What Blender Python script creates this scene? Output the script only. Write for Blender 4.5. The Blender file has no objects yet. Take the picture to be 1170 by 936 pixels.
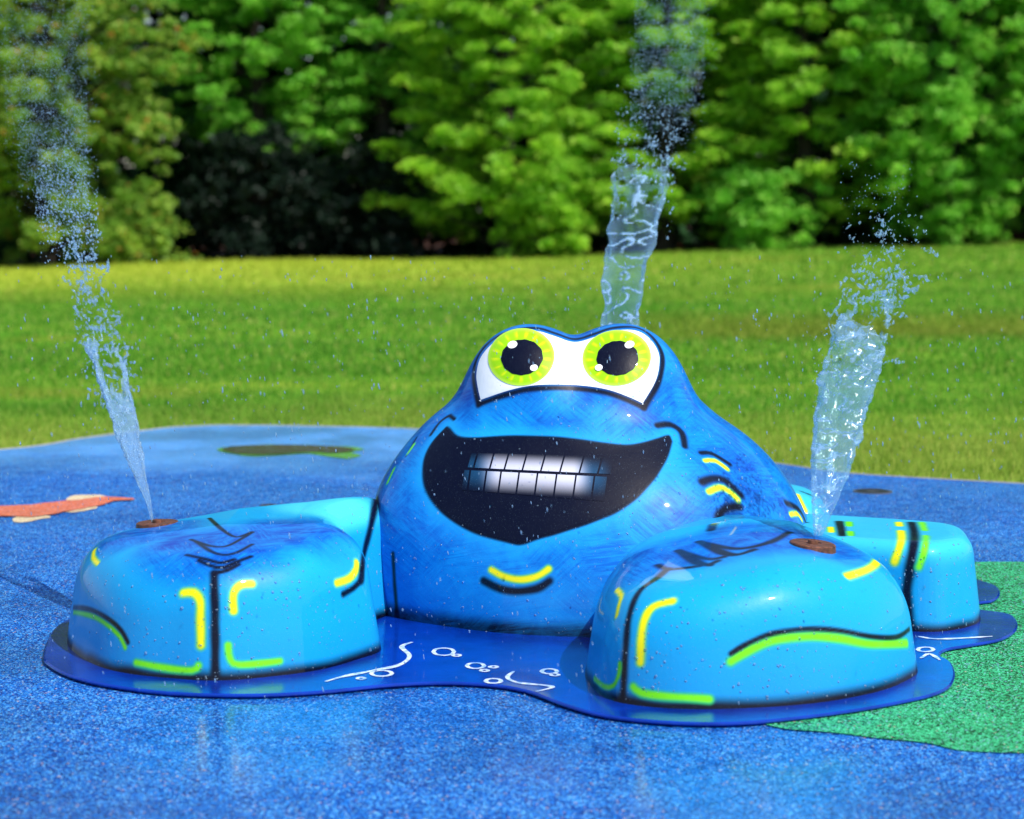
import bpy, bmesh, math, random
import numpy as np
from mathutils import Vector, noise as mnoise
from mathutils.geometry import delaunay_2d_cdt
random.seed(7); rng = np.random.default_rng(7)
C = bpy.context.scene.collection
R = math.radians

# ------------------------------------------------------------------ camera
F = 2400.0; CX = 585.0; CY = 468.0; YH = 240.0; CAMZ = 1.5
PITCH = math.atan((CY-YH)/F)
FWD = np.array([0, math.cos(PITCH), -math.sin(PITCH)]); UP = np.array([0, math.sin(PITCH), math.cos(PITCH)])
RT = np.array([1., 0, 0]); CAM = np.array([0., 0, CAMZ])
def rays(p):
    p = np.atleast_2d(np.asarray(p, float))
    d = FWD[None] + RT[None]*((p[:, :1]-CX)/F) + UP[None]*((CY-p[:, 1:2])/F)
    return d/np.linalg.norm(d, axis=1)[:, None]
def ground(px, py, z=0.0):
    d = rays((px, py))[0]; t = (z-CAMZ)/d[2]; q = CAM+d*t
    return (q[0], q[1])
def atdepth(px, py, Y):
    d = rays((px, py))[0]; return CAM+d*(Y/d[1])

cam = bpy.data.cameras.new('camera'); co = bpy.data.objects.new('camera', cam); C.objects.link(co)
co.location = CAM; co.rotation_euler = (math.pi/2-PITCH, 0, 0)
cam.sensor_width = 36; cam.sensor_fit = 'HORIZONTAL'; cam.lens = F/1170*36
cam.clip_end = 1000; cam.clip_start = 0.05
cam.dof.use_dof = True; cam.dof.focus_distance = 7.4; cam.dof.aperture_fstop = 2.35
S = bpy.context.scene; S.camera = co

# ------------------------------------------------------------------ light
SUN_EL = R(55); SUN_AZ = R(132)           # compass azimuth, clockwise from +Y
sd = Vector((math.sin(SUN_AZ)*math.cos(SUN_EL), math.cos(SUN_AZ)*math.cos(SUN_EL), math.sin(SUN_EL)))
W = bpy.data.worlds.new("World"); S.world = W; W.use_nodes = True
nt = W.node_tree; bg = nt.nodes['Background']
sky = nt.nodes.new('ShaderNodeTexSky'); sky.sky_type = 'NISHITA'; sky.sun_disc = False
sky.sun_elevation = SUN_EL; sky.sun_rotation = SUN_AZ; sky.ozone_density = 1.0; sky.dust_density = 1.0
nt.links.new(sky.outputs[0], bg.inputs[0]); bg.inputs[1].default_value = 0.12
sl = bpy.data.lights.new('sun', 'SUN'); sl.energy = 4.4; sl.angle = R(.5); sl.color = (1, .95, .86)
so = bpy.data.objects.new('sun', sl); C.objects.link(so); so.rotation_euler = (-sd).to_track_quat('-Z', 'Y').to_euler(); so.location = (6, -6, 12)
S.view_settings.view_transform = 'Standard'; S.view_settings.look = 'None'; S.view_settings.gamma = 1
S.view_settings.use_curve_mapping = False; S.view_settings.exposure = 0.33

# ------------------------------------------------------------------ helpers
def lin(r, g, b):
    f = lambda c: (c/255/12.92) if c/255 <= .04045 else ((c/255+.055)/1.055)**2.4
    return np.array([f(r), f(g), f(b)])
def sstep(a, b, x):
    t = np.clip((x-a)/(b-a), 0, 1); return t*t*(3-2*t)
def mesh_obj(name, V, Fc, mat=None, parent=None, smooth=True, **attrs):
    me = bpy.data.meshes.new(name)
    V = np.asarray(V, np.float32)
    if isinstance(Fc, np.ndarray):
        n, k = Fc.shape
        me.vertices.add(len(V)); me.vertices.foreach_set('co', V.ravel())
        me.loops.add(n*k); me.loops.foreach_set('vertex_index', Fc.astype(np.int32).ravel())
        me.polygons.add(n); me.polygons.foreach_set('loop_start', np.arange(0, n*k, k, dtype=np.int32))
        me.polygons.foreach_set('loop_total', np.full(n, k, np.int32))
        me.update(calc_edges=True); me.validate()
    else:
        me.from_pydata([tuple(map(float, v)) for v in V], [], [tuple(map(int, f)) for f in Fc])
    me.polygons.foreach_set('use_smooth', np.full(len(me.polygons), smooth))
    for k, a in attrs.items():
        a = np.asarray(a, np.float32)
        if a.ndim == 2:
            at = me.attributes.new(k, 'FLOAT_COLOR', 'POINT')
            at.data.foreach_set('color', np.concatenate([a, np.ones((len(a), 1), np.float32)], 1).ravel())
        else:
            at = me.attributes.new(k, 'FLOAT', 'POINT'); at.data.foreach_set('value', a)
    o = bpy.data.objects.new(name, me); C.objects.link(o)
    if mat: me.materials.append(mat)
    if parent: o.parent = parent
    return o
def tag(o, label=None, cat=None, group=None, kind=None):
    for k, v in (('label', label), ('category', cat), ('group', group), ('kind', kind)):
        if v: o[k] = v
    return o
def empty(name, loc=(0, 0, 0)):
    o = bpy.data.objects.new(name, None); C.objects.link(o); o.location = loc; o.empty_display_size = .1
    return o
def catmull(P, step=3.0, closed=False):
    P = [np.array(p, float) for p in P]; out = []
    n = len(P); rngi = range(n if closed else n-1)
    for i in rngi:
        if closed: p0, p1, p2, p3 = P[i-1], P[i], P[(i+1) % n], P[(i+2) % n]
        else: p0, p1, p2, p3 = P[max(i-1, 0)], P[i], P[i+1], P[min(i+2, n-1)]
        m = max(1, int(np.linalg.norm(p2-p1)/step))
        for j in range(m):
            t = j/m
            out.append(.5*((2*p1)+(-p0+p2)*t+(2*p0-5*p1+4*p2-p3)*t*t+(-p0+3*p1-3*p2+p3)*t**3))
    if not closed: out.append(P[-1])
    return np.array(out)

# ------------------------------------------------------------------ node helpers
class Mat:
    def __init__(s, name, **kw):
        s.m = bpy.data.materials.new(name); s.m.use_nodes = True; s.t = s.m.node_tree
        s.b = s.t.nodes['Principled BSDF']; s.out = s.t.nodes['Material Output']
        for k, v in kw.items(): s.set(k, v)
    def set(s, k, v):
        i = s.b.inputs[k.replace('_', ' ')]
        if isinstance(v, bpy.types.NodeSocket): s.t.links.new(v, i)
        else: i.default_value = (*v, 1) if hasattr(v, '__len__') and len(v) == 3 and i.type == 'RGBA' else v
    def n(s, typ, ins=None, **props):
        nd = s.t.nodes.new('ShaderNode'+typ)
        for k, v in props.items(): setattr(nd, k, v)
        for k, v in (ins or {}).items():
            i = nd.inputs[k]
            if isinstance(v, bpy.types.NodeSocket): s.t.links.new(v, i)
            else: i.default_value = (*v, 1) if hasattr(v, '__len__') and len(v) == 3 and i.type == 'RGBA' else v
        return nd
    def mix(s, f, a, b, bt='MIX'):
        nd = s.n('MixRGB', {0: f, 1: a, 2: b}, blend_type=bt); return nd.outputs[0]
    def ramp(s, f, stops, interp='LINEAR'):
        nd = s.n('ValToRGB', {0: f}); cr = nd.color_ramp; cr.interpolation = interp
        while len(cr.elements) < len(stops): cr.elements.new(.5)
        for e, (p, c) in zip(cr.elements, stops):
            e.position = p; e.color = (*c, 1) if hasattr(c, '__len__') else (c, c, c, 1)
        return nd.outputs[0]
    def noise(s, scale, detail=3, rough=.5, vec=None, dist=0):
        ins = {'Scale': scale, 'Detail': detail, 'Roughness': rough, 'Distortion': dist}
        if vec: ins['Vector'] = vec
        return s.n('TexNoise', ins).outputs['Fac']
    def obj(s): return s.n('TexCoord').outputs['Object']
    def math(s, op, a, b=0.0): return s.n('Math', {0: a, 1: b}, operation=op).outputs[0]
    def bump(s, h, strength, dist=.01, to='Normal'):
        nb = s.n('Bump', {'Height': h, 'Strength': strength, 'Distance': dist}).outputs[0]
        if to: s.t.links.new(nb, s.b.inputs[to])
        return nb
    def scaled(s, v): return s.n('Mapping', {'Vector': s.obj(), 'Scale': v}).outputs[0]

# sculpture paint: colour attribute + brushy mottling where 'grain' > 0
def paint_mat(name, gloss=.16):
    m = Mat(name)
    col = m.n('Attribute', attribute_name='paint').outputs['Color']
    gr = m.n('Attribute', attribute_name='grain').outputs['Fac']
    n1 = m.noise(6, 5, .62, m.obj(), 1.2)
    def streak(ang, seed):
        v = m.n('Mapping', {'Vector': m.obj(), 'Rotation': (0.25, ang, .2), 'Location': (seed, 0, seed)}).outputs[0]
        v = m.n('Mapping', {'Vector': v, 'Scale': (7, 9, 95)}).outputs[0]
        return m.noise(1, 5, .7, v, .6)
    s1, s2, s3 = streak(.75, 0), streak(-.7, 3), streak(.1, 7)
    st = m.mix(m.ramp(m.noise(5, 2, .5, m.obj()), [(.38, 0.), (.58, 1.)]), s1, s2)
    st = m.mix(m.ramp(m.noise(4.2, 2, .5, m.n('Mapping', {'Vector': m.obj(), 'Location': (5, 2, 1)}).outputs[0]), [(.46, 0.), (.62, 1.)]), st, s3)
    a = m.ramp(m.mix(.56, n1, st), [(.40, 0.), (.58, 1.)])
    dark = m.mix(1.0, col, (.2, .46, .76), 'MULTIPLY')
    light = m.mix(.45, col, (.004, .33, .83))
    g = m.mix(a, dark, light)
    out = m.mix(gr, col, g)
    speck = m.ramp(m.noise(420, 1, .5, m.obj()), [(.70, 0.), (.76, 1.)])
    out = m.mix(m.math('MULTIPLY', speck, .16), out, (.5, .75, .9))
    m.set('Base_Color', out)
    m.set('Roughness', m.ramp(m.noise(9, 4, .6, m.obj()), [(.35, .36), (.7, .5)]))
    m.set('Coat_Weight', .42); m.set('Coat_Roughness', .03); m.set('Specular_IOR_Level', .1)
    m.bump(m.mix(.5, m.noise(60, 4, .6, m.obj()), m.noise(11, 3, .5, m.obj())), .12, .01)
    m.b.inputs['Coat IOR'].default_value = 1.45
    return m.m
M_PAINT = paint_mat('airbrushed_gelcoat')

def rubber(name, stops, far=None, wetness=1.0):
    m = Mat(name); o = m.obj()
    vor = m.n('TexVoronoi', {'Vector': o, 'Scale': 185.0}, feature='F1')
    rnd = m.n('SeparateColor', {0: vor.outputs['Color']})
    big = m.noise(.9, 4, .6, o); mid = m.noise(9, 4, .6, o)
    v = m.math('ADD', rnd.outputs[0], m.math('MULTIPLY', m.math('SUBTRACT', mid, .5), .5))
    v = m.math('ADD', v, m.math('MULTIPLY', m.math('SUBTRACT', big, .5), .35))
    col = m.ramp(v, stops)
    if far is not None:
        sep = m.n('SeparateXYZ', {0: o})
        # wet sky sheen painted into the colour along the far left rim
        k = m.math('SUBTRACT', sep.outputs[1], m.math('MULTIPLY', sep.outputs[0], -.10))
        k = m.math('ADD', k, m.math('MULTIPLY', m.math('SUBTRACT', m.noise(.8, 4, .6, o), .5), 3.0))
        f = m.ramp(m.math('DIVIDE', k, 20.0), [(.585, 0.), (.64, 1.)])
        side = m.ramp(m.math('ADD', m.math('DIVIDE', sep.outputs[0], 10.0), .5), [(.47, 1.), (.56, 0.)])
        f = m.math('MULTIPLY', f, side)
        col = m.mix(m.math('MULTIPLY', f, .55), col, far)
    # paler blue tint on scattered single granules
    sp = m.ramp(rnd.outputs[1], [(.955, 0.), (.97, 1.)])
    col = m.mix(m.math('MULTIPLY', sp, .6), col, (.30, .52, .78))
    red = m.ramp(rnd.outputs[2], [(.992, 0.), (.996, 1.)])
    col = m.mix(red, col, (.5, .35, .3))
    m.set('Base_Color', col)
    wet = m.ramp(m.noise(1.1, 4, .6, o), [(.38, .05), (.56, 1.)])
    nearw = m.ramp(m.math('DIVIDE', m.n('SeparateXYZ', {0: o}).outputs[1], 20.0), [(.34, 1.), (.42, .30), (.60, .35), (.68, .8)])
    wet = m.math('MULTIPLY', wet, nearw)
    m.set('Roughness', m.math('SUBTRACT', .70, m.math('MULTIPLY', wet, .28)))
    m.set('Specular_IOR_Level', .25)
    m.bump(vor.outputs['Distance'], .55, .004)
    m.set('Coat_Weight', m.math('MULTIPLY', wet, wetness)); m.set('Coat_Roughness', .14)
    nb = m.bump(m.noise(45, 3, .6, o), .12, .004, None); m.t.links.new(nb, m.b.inputs['Coat Normal'])
    m.b.inputs['Coat IOR'].default_value = 1.33
    return m.m
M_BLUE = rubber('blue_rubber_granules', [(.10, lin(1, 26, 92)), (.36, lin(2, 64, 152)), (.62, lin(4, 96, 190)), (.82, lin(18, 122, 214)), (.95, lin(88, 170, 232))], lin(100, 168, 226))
M_GREEN = rubber('green_rubber_granules', [(.15, lin(8, 48, 20)), (.40, lin(20, 100, 48)), (.56, lin(38, 158, 98)), (.9, lin(72, 200, 142))], None, .25)
M_ORANGE = rubber('terracotta_rubber_granules', [(.1, lin(150, 70, 45)), (.5, lin(205, 105, 75)), (.9, lin(230, 140, 110))], None, .2)
M_CREAM = rubber('cream_rubber_granules', [(.1, lin(170, 150, 110)), (.5, lin(215, 195, 155)), (.9, lin(235, 220, 190))], None, .2)
M_DKGREEN = rubber('dark_green_rubber_granules', [(.1, lin(28, 36, 20)), (.4, lin(58, 54, 32)), (.65, lin(82, 62, 42)), (.9, lin(70, 105, 40))], None, .4)
M_LFGREEN = rubber('leaf_green_rubber_granules', [(.1, lin(40, 90, 30)), (.5, lin(70, 140, 45)), (.9, lin(120, 190, 70))], None, .3)

# ------------------------------------------------------------------ signed distance modelling
def sd_poly(P, poly):
    poly = np.asarray(poly, float); n = len(poly)
    d = np.full(len(P), 1e9); s = np.ones(len(P))
    for i in range(n):
        a = poly[i]; b = poly[i-1]; e = b-a
        w0 = P[:, 0]-a[0]; w1 = P[:, 1]-a[1]
        t = np.clip((w0*e[0]+w1*e[1])/(e@e), 0, 1)
        q0 = w0-e[0]*t; q1 = w1-e[1]*t
        d = np.minimum(d, q0*q0+q1*q1)
        c1 = P[:, 1] >= a[1]; c2 = P[:, 1] < b[1]; c3 = e[0]*w1 > e[1]*w0
        f = (c1 & c2 & c3) | (~c1 & ~c2 & ~c3)
        s = np.where(f, -s, s)
    return s*np.sqrt(d)
def smin(a, b, k):
    h = np.clip(.5+.5*(b-a)/k, 0, 1); return b*(1-h)+a*h-k*h*(1-h)
def smax(a, b, k): return -smin(-a, -b, k)
def ell(P, c, r, p=2.0):
    q = np.abs((P-np.array(c))/np.array(r)); k0 = (q**p).sum(1)**(1/p)
    return (k0-1)*min(r)*.9
def grid_sd(poly, blur=4):
    p = catmull(poly, .03, True); lo = p.min(0)-1.6; hi = p.max(0)+1.6; h = .02
    nx_, ny_ = int((hi[0]-lo[0])/h)+1, int((hi[1]-lo[1])/h)+1
    gx, gy = np.meshgrid(lo[0]+np.arange(nx_)*h, lo[1]+np.arange(ny_)*h, indexing='ij')
    g = sd_poly(np.c_[gx.ravel(), gy.ravel()], p).reshape(nx_, ny_)
    for _ in range(blur):
        q = np.pad(g, 1, mode='edge'); g = (q[:-2, 1:-1]+q[2:, 1:-1]+2*q[1:-1, 1:-1])/4
        q = np.pad(g, 1, mode='edge'); g = (q[1:-1, :-2]+q[1:-1, 2:]+2*q[1:-1, 1:-1])/4
    def f(P):
        u = np.clip((P[:, 0]-lo[0])/h, 0, nx_-1.001); v = np.clip((P[:, 1]-lo[1])/h, 0, ny_-1.001)
        i = u.astype(int); j = v.astype(int); a = u-i; b = v-j
        out = np.maximum(np.maximum(lo[0]-P[:, 0], P[:, 0]-hi[0]), np.maximum(lo[1]-P[:, 1], P[:, 1]-hi[1]))
        return (g[i, j]*(1-a)+g[i+1, j]*a)*(1-b)+(g[i, j+1]*(1-a)+g[i+1, j+1]*a)*b+np.maximum(out, 0)
    return f
def block(poly, H, rnd, draft, k):
    sd2 = grid_sd(poly)
    def f(P):
        d2 = sd2(P)-rnd
        return smax(d2*.97+draft*P[:, 2], (P[:, 2]-H(P))*.93, k)
    return f

def body_sdf(P):
    d = ell(P, (.335, 8.09, .02), (.855, .87, .79), 2.15)
    d = smin(d, ell(P, (.13, 7.95, .50), (.535, .40, .36)), .14)
    d = smin(d, ell(P, (.13, 7.90, .20), (.66, .44, .42), 2.6), .12)
    d = smin(d, ell(P, (.275, 8.10, .68), (.43, .46, .315)), .10)
    e = smin(ell(P, (.066, 7.92, .83), (.232, .25, .241)), ell(P, (.417, 7.95, .833), (.226, .25, .238)), .05)
    return smin(d, e, .105)
def G_(x, y): return ground(x, y, .017)
clawL_poly = [G_(87, 738), G_(115, 758), G_(152, 768), G_(200, 773), G_(245, 776), G_(300, 772), G_(360, 764), G_(406, 751), G_(428, 742), (-.535, 7.25), (-.545, 7.45), (-.42, 7.80), (-.50, 7.97), (-.85, 7.80), (-1.1, 7.62), (-1.36, 7.50), (-1.52, 7.32)]
clawL = block(clawL_poly, lambda P: .432+.07*np.clip(P[:, 0]+.75, 0, 1)-.10*np.clip(7.10-P[:, 1], 0, 1)-.13*np.clip(-.98-P[:, 0], 0, 1), .028, .15, .155)
clawR_poly = [G_(678, 765), G_(682, 780), G_(697, 795), G_(722, 803), G_(780, 808), G_(850, 807), G_(930, 801), G_(995, 789), G_(1026, 777), G_(1040, 765), (1.27, 6.96), (1.14, 7.18), (.98, 7.48), (.75, 7.75), (.50, 7.45), (.34, 7.08)]
clawR = block(clawR_poly, lambda P: .452-.10*np.clip(6.80-P[:, 1], 0, 1)-.07*np.abs(P[:, 0]-.82)-.20*np.clip(P[:, 0]-.95, 0, 1)-.10*np.clip(P[:, 1]-7.1, 0, 1)-.10*np.clip(.75-P[:, 0], 0, 1), .028, .15, .155)
legA_poly = [(1.0, 7.52), G_(1048, 722), G_(1095, 719), G_(1118, 712), (1.72, 7.62), (1.70, 7.9), (1.3, 8.12), (.9, 8.25), (.8, 7.8)]
legA = block(legA_poly, lambda P: .326+0*P[:, 0], .0, .12, .065)
legB_poly = [(.8, 8.5), (1.25, 8.45), (1.36, 8.65), (1.35, 8.95), (1.0, 9.1), (.75, 8.95)]
legB = block(legB_poly, lambda P: .345+0*P[:, 0], .0, .14, .18)
PARTS = {'body': body_sdf, 'clawL': clawL, 'clawR': clawR, 'legA': legA, 'legB': legB}
def union(P):
    d = None
    for f in PARTS.values():
        v = f(P); d = v if d is None else np.minimum(d, v)
    return d
def trace(pix, f, it=90, t0=4.5):
    D = rays(pix); t = np.full(len(D), t0)
    for _ in range(it):
        t = t+f(CAM+D*t[:, None])*.8
        t = np.minimum(t, 14)
    P = CAM+D*t[:, None]
    ok = (np.abs(f(P)) < .004) & (P[:, 2] > -.01)
    return P, ok
def grad(P, f, e=.002):
    g = np.stack([f(P+np.eye(3)[i]*e)-f(P-np.eye(3)[i]*e) for i in range(3)], 1)
    return g/np.maximum(np.linalg.norm(g, axis=1), 1e-9)[:, None]

def dome(f, c, z1, nz, ne, na, rmax=1.4, wf=.45):
    s = np.linspace(-1, 1, na, endpoint=False)
    az = -math.pi/2+math.pi*(wf*s+(1-wf)*s**3)
    rows = [('z', z) for z in np.linspace(-.01, z1, nz, endpoint=False)]+[('e', e) for e in np.linspace(0, math.pi/2, ne)[:-1]]
    O = []; D = []
    for k, v in rows:
        ca, sa = np.cos(az), np.sin(az)
        if k == 'z': O.append(np.tile([c[0], c[1], v], (na, 1))); D.append(np.stack([ca, sa, 0*ca], 1))
        else: O.append(np.tile([c[0], c[1], z1], (na, 1))); D.append(np.stack([ca*math.cos(v), sa*math.cos(v), 0*ca+math.sin(v)], 1))
    O.append(np.array([[c[0], c[1], z1]])); D.append(np.array([[0, 0, 1.]]))
    O = np.concatenate(O); D = np.concatenate(D)
    r = np.full(len(O), rmax)
    for _ in range(34): r = np.maximum(r-f(O+D*r[:, None])*.9, 0)
    V = O+D*r[:, None]
    nr = len(rows); i = np.arange(na); j = (i+1) % na
    Fq = np.concatenate([np.stack([a*na+i, a*na+j, (a+1)*na+j, (a+1)*na+i], 1) for a in range(nr-1)])
    top = len(V)-1
    tri = np.stack([(nr-1)*na+i, (nr-1)*na+j, np.full(na, top), np.full(na, top)], 1)
    # close the pole with a duplicate vertex so every face keeps four corners
    V = np.concatenate([V, V[top:top+1]]); tri[:, 3] = top+1
    V[top+1] += (0, 0, 1e-5)
    return V, np.concatenate([Fq, tri])

# ------------------------------------------------------------------ paint strokes (traced points, measured on the surface in metres)
K = lin(3, 7, 32); YE = lin(252, 238, 20); LI = lin(120, 235, 30); LIE = lin(90, 205, 60)
ST = []      # (points px, width px, colour, edge colour, softness)
def st(pts, w, col=K, edge=None, soft=.6, f=None): ST.append((pts, w*1.08+.5, col, edge, soft, f))
def ye(pts, w, f=None): st(pts, w, YE, LIE, .5, f)
def li(pts, w, f=None): st(pts, w, LI, lin(50, 190, 110), .5, f)
# left claw
for p in ([(239, 592), (255, 606), (270, 613.6), (288, 608)], [(218, 616.5), (241, 624), (259, 624), (277, 615), (288, 608)],
          [(224, 619), (241, 630), (255, 634), (270, 631.5), (288, 622)], [(213, 634), (234, 638.7), (252, 643), (268, 639)],
          [(227, 640.5), (241, 646.6), (255, 648.4), (270, 642.3), (287, 635.8)], [(244.6, 655), (259, 652), (273, 644.8)]):
    st(p, 4.8)
st([(244.5, 655), (245.5, 700), (246, 774)], 10)
ye([(209.4, 677.5), (221, 677.5), (228.4, 687), (229, 708.7), (229.5, 737.4)], 9)
ye([(287.7, 667), (275, 668.5), (267, 678), (267, 698)], 8)
li([(155.6, 757), (183.6, 762.5), (219.5, 766), (226.6, 760.7)], 7)
li([(260.7, 737.4), (262.5, 751.8), (273.3, 759.7), (320, 755.4)], 7)
li([(84, 699), (108, 705), (126, 717), (137, 728), (143, 740)], 5)
st([(83.8, 694), (104.6, 697), (126, 709), (138.7, 721), (146, 734)], 5.5)
ye([(108, 628), (106.4, 637), (111.8, 644)], 6)
ye([(384.6, 666.3), (399, 661.3), (406.8, 651), (407.5, 643)], 8)
st([(391.8, 679), (404, 672), (412, 664)], 7)
# body and the seam with the arm
st([(430, 571), (423, 604.6), (416, 633), (413, 662)], 10)
st([(449, 633), (451, 669), (454.6, 712)], 5.5)
st([(552.6, 664), (571, 672.6), (592, 675.6), (613.7, 672.6), (627.8, 664)], 9)
ye([(561.5, 651), (575, 658.5), (594, 662.5), (613.7, 658.5), (626.5, 650.4)], 7)
st([(492, 497), (502.6, 482.5), (514, 475), (519, 479)], 4.5)
st([(476, 500), (464, 521)], 3); li([(473, 508), (466, 518)], 4); li([(450, 536), (443, 551)], 5)
st([(751, 486.4), (765.7, 485.3), (778.6, 493.8), (782.3, 510.3)], 8)
st([(800.7, 517.6), (813.5, 518.4), (833.8, 530.5)], 6); ye([(805.4, 526.5), (817, 526.5), (831, 536)], 5)
st([(802.5, 550.7), (813.5, 547), (828, 549), (846.6, 566)], 10); ye([(810, 562), (822.7, 557), (833.8, 562), (843, 571)], 6.5)
st([(812, 606), (819, 591), (830, 581), (845, 579)], 10)
st([(898, 574.6), (912.8, 582), (920, 595)], 8); ye([(903, 588), (911, 587), (916, 594)], 5)
# right claw
st([(711.7, 800), (714, 751.6), (718.7, 704.6), (730.5, 676), (751.6, 660), (763, 650)], 9.5)
for p in ([(751.6, 645.8), (765.7, 650.5), (798.7, 647)], [(775, 629.3), (794, 643.4), (812, 646)], [(775, 629.3), (808, 638.7), (826.9, 636.4)],
          [(798.7, 619), (822, 631.7), (838, 634)], [(798.7, 619), (841, 627), (878.6, 620), (902, 608)], [(786, 634), (806, 645), (820, 641)], [(812, 624), (838, 634), (862, 628)]):
    st(p, 8.5)
ye([(768, 687), (747, 692.8), (736.6, 707), (732.8, 728), (731.4, 757)], 9)
ye([(704.6, 674), (710, 681), (707.4, 690.4), (704.6, 703.6)], 6)
li([(723.4, 785), (732.8, 792), (761, 795.5), (810.4, 799)], 8)
li([(678.8, 775), (690.5, 784.5), (700.9, 783.5), (707, 770), (708, 758.6)], 5)
li([(835, 756), (859.8, 741.5), (888, 731), (921, 727.5), (958.5, 729.5), (996, 736), (1036, 735)], 9)
st([(835, 747), (855, 735), (883, 724), (920.9, 719), (958.5, 720.5), (996, 727.5), (1024, 728), (1039, 719)], 5.5)
ye([(968, 658.5), (991.4, 650.5), (1002, 642), (998, 635)], 9)
# rear legs
ye([(911, 565.4), (919.4, 583.8)], 6, legB); st([(916.5, 562), (927, 566)], 6, f=legB)
ye([(948, 597), (950, 608)], 7, legA); st([(958.8, 596), (962.4, 612)], 10, f=legA); li([(969.8, 596.5), (972, 612)], 7, legA)
ye([(1027, 597), (1030, 612), (1028, 625), (1022, 642)], 8, legA); st([(1041.5, 597), (1045, 613), (1041, 640), (1036, 679), (1040, 716)], 11, f=legA); li([(1053, 597), (1058, 612), (1056, 630), (1050, 648)], 7, legA)
# outline of the eye patch
EYE = [(547, 462), (543, 446), (541, 427), (547, 405.6), (564.5, 387), (588, 377), (613.7, 375), (635, 381), (656.4, 387.5), (677.8, 382), (699, 375), (724.8, 374), (741.9, 382), (754, 398), (757, 414), (752, 437.6), (735.5, 466)]
EYEB = [(735.5, 466), (716, 457), (690.6, 448.5), (656, 444), (613.7, 444), (583.8, 449.5), (547, 462)]
st(EYE, 7); st(EYEB, 6)
MOUTH = [(510, 489), (491.9, 510), (484.5, 533.8), (488, 559.4), (506.8, 585), (541, 606.4), (583.8, 619), (596.6, 620), (613.7, 614.5), (656, 602), (699, 586), (724.8, 569), (746, 546), (759, 525), (766, 503.8), (764, 499), (754.7, 501.7), (737.6, 507), (716, 510), (690.6, 508), (656, 503), (613.7, 500), (571, 500), (541, 502), (521.8, 499.6), (513, 491)]
st(MOUTH+[MOUTH[0]], 5, K, None, .6)

ST3 = []
for pts, w, col, edge, soft, f_ in ST:
    px = catmull(pts, 4.0)
    P, ok = trace(px, f_ or union)
    segs = [(P[i], P[i+1]) for i in range(len(P)-1) if ok[i] and ok[i+1] and np.linalg.norm(P[i+1]-P[i]) < .12]
    if segs:
        dist = np.linalg.norm(np.array([s[0] for s in segs])-CAM, axis=1).mean()
        ST3.append((np.array([s[0] for s in segs]), np.array([s[1] for s in segs]), w*.5*dist/F, dist/F, col, edge, soft, f_))
def apply_strokes(V, col, grain=None, own=None):
    for A, B, hw, pxm, c, edge, soft, f_ in ST3:
        if f_ is not None and f_ is not own: continue
        pad = hw+4*pxm; lo = np.minimum(A, B).min(0)-pad; hi = np.maximum(A, B).max(0)+pad
        idx = np.where(((V > lo) & (V < hi)).all(1))[0]
        if not len(idx): continue
        P = V[idx]; d = np.full(len(P), 9.)
        for a, b in zip(A, B):
            e = b-a; t = np.clip(((P-a)@e)/max(e@e, 1e-12), 0, 1)
            d = np.minimum(d, np.linalg.norm(P-a-t[:, None]*e, axis=1))
        wob = hw*(1+.06*np.sin(P[:, 0]*41+P[:, 2]*57))
        s = max(soft*hw, 1.1*pxm)
        al = 1-sstep(-s, s, d-wob)
        if grain is not None: grain[idx] *= 1-(1-sstep(0, s*1.8, d-wob))*.97
        if edge is not None:
            al2 = 1-sstep(-s*.6, s*1.6, d-wob)
            col[idx] = col[idx]*(1-al2[:, None])+edge*al2[:, None]
            al = 1-sstep(-s*1.3, s*.3, d-wob)
        col[idx] = col[idx]*(1-al[:, None])+c*al[:, None]
    return col
def vnoise(V, sc, seed=0):
    # cheap smooth noise from summed sines
    r = np.random.default_rng(seed); out = 0
    for i in range(7):
        k = r.normal(size=3)*sc*(1+.5*i); out = out+np.sin(V@k+r.uniform(0, 6.3))/(1+.5*i)
    return out/3
CY_ = lin(18, 158, 220); CYL = lin(70, 205, 240); BL = lin(2, 110, 204); DB = lin(1, 66, 166)
def blob(V, px, rad, f=union, sq=(1, 1, 1)):
    P, ok = trace([px], f)
    return np.linalg.norm((V-P[0])/np.array(sq), axis=1)/rad

root = empty('crab_sculpture', (.1, 7.4, 0))
tag(root, 'large glossy blue cartoon crab play sculpture with bulging yellow-ringed eyes and a wide toothy grin', 'play sculpture')
def part(name, V, Fq, col, grain):
    o = mesh_obj(name, V-np.array(root.location), Fq, M_PAINT, root, paint=np.clip(col, 0, 1), grain=grain)
    return o
def mixc(col, c, a): return col*(1-a[:, None])+c*a[:, None]
def basebands(V, col, h=.035):
    a = 1-sstep(h*.8, h*2.1, V[:, 2]+.006*vnoise(V, 9, 3))
    return mixc(col, K, a)

# body
V, Fq = dome(body_sdf, (.26, 8.05), .42, 120, 200, 760, 1.5, .8)
n = vnoise(V, 5, 1); col = np.tile(BL, (len(V), 1)); grain = np.full(len(V), .9)
col = mixc(col, DB, sstep(.1, 1.0, n+.2)*.55)
for px, r in (((640, 455), .10), ((575, 487), .10), ((700, 485), .12), ((765, 420), .12), ((760, 540), .14), ((700, 620), .22), ((560, 640), .20), ((600, 710), .25), ((500, 690), .18), ((560, 480), .10), ((500, 600), .10), ((740, 600), .10)):
    col = mixc(col, lin(24, 150, 232), (1-sstep(.3, 1.3, blob(V, px, r)+.12*n))*.75)
low = 1-sstep(.10, .30, V[:, 2]); grain *= 1-.45*low
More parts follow.
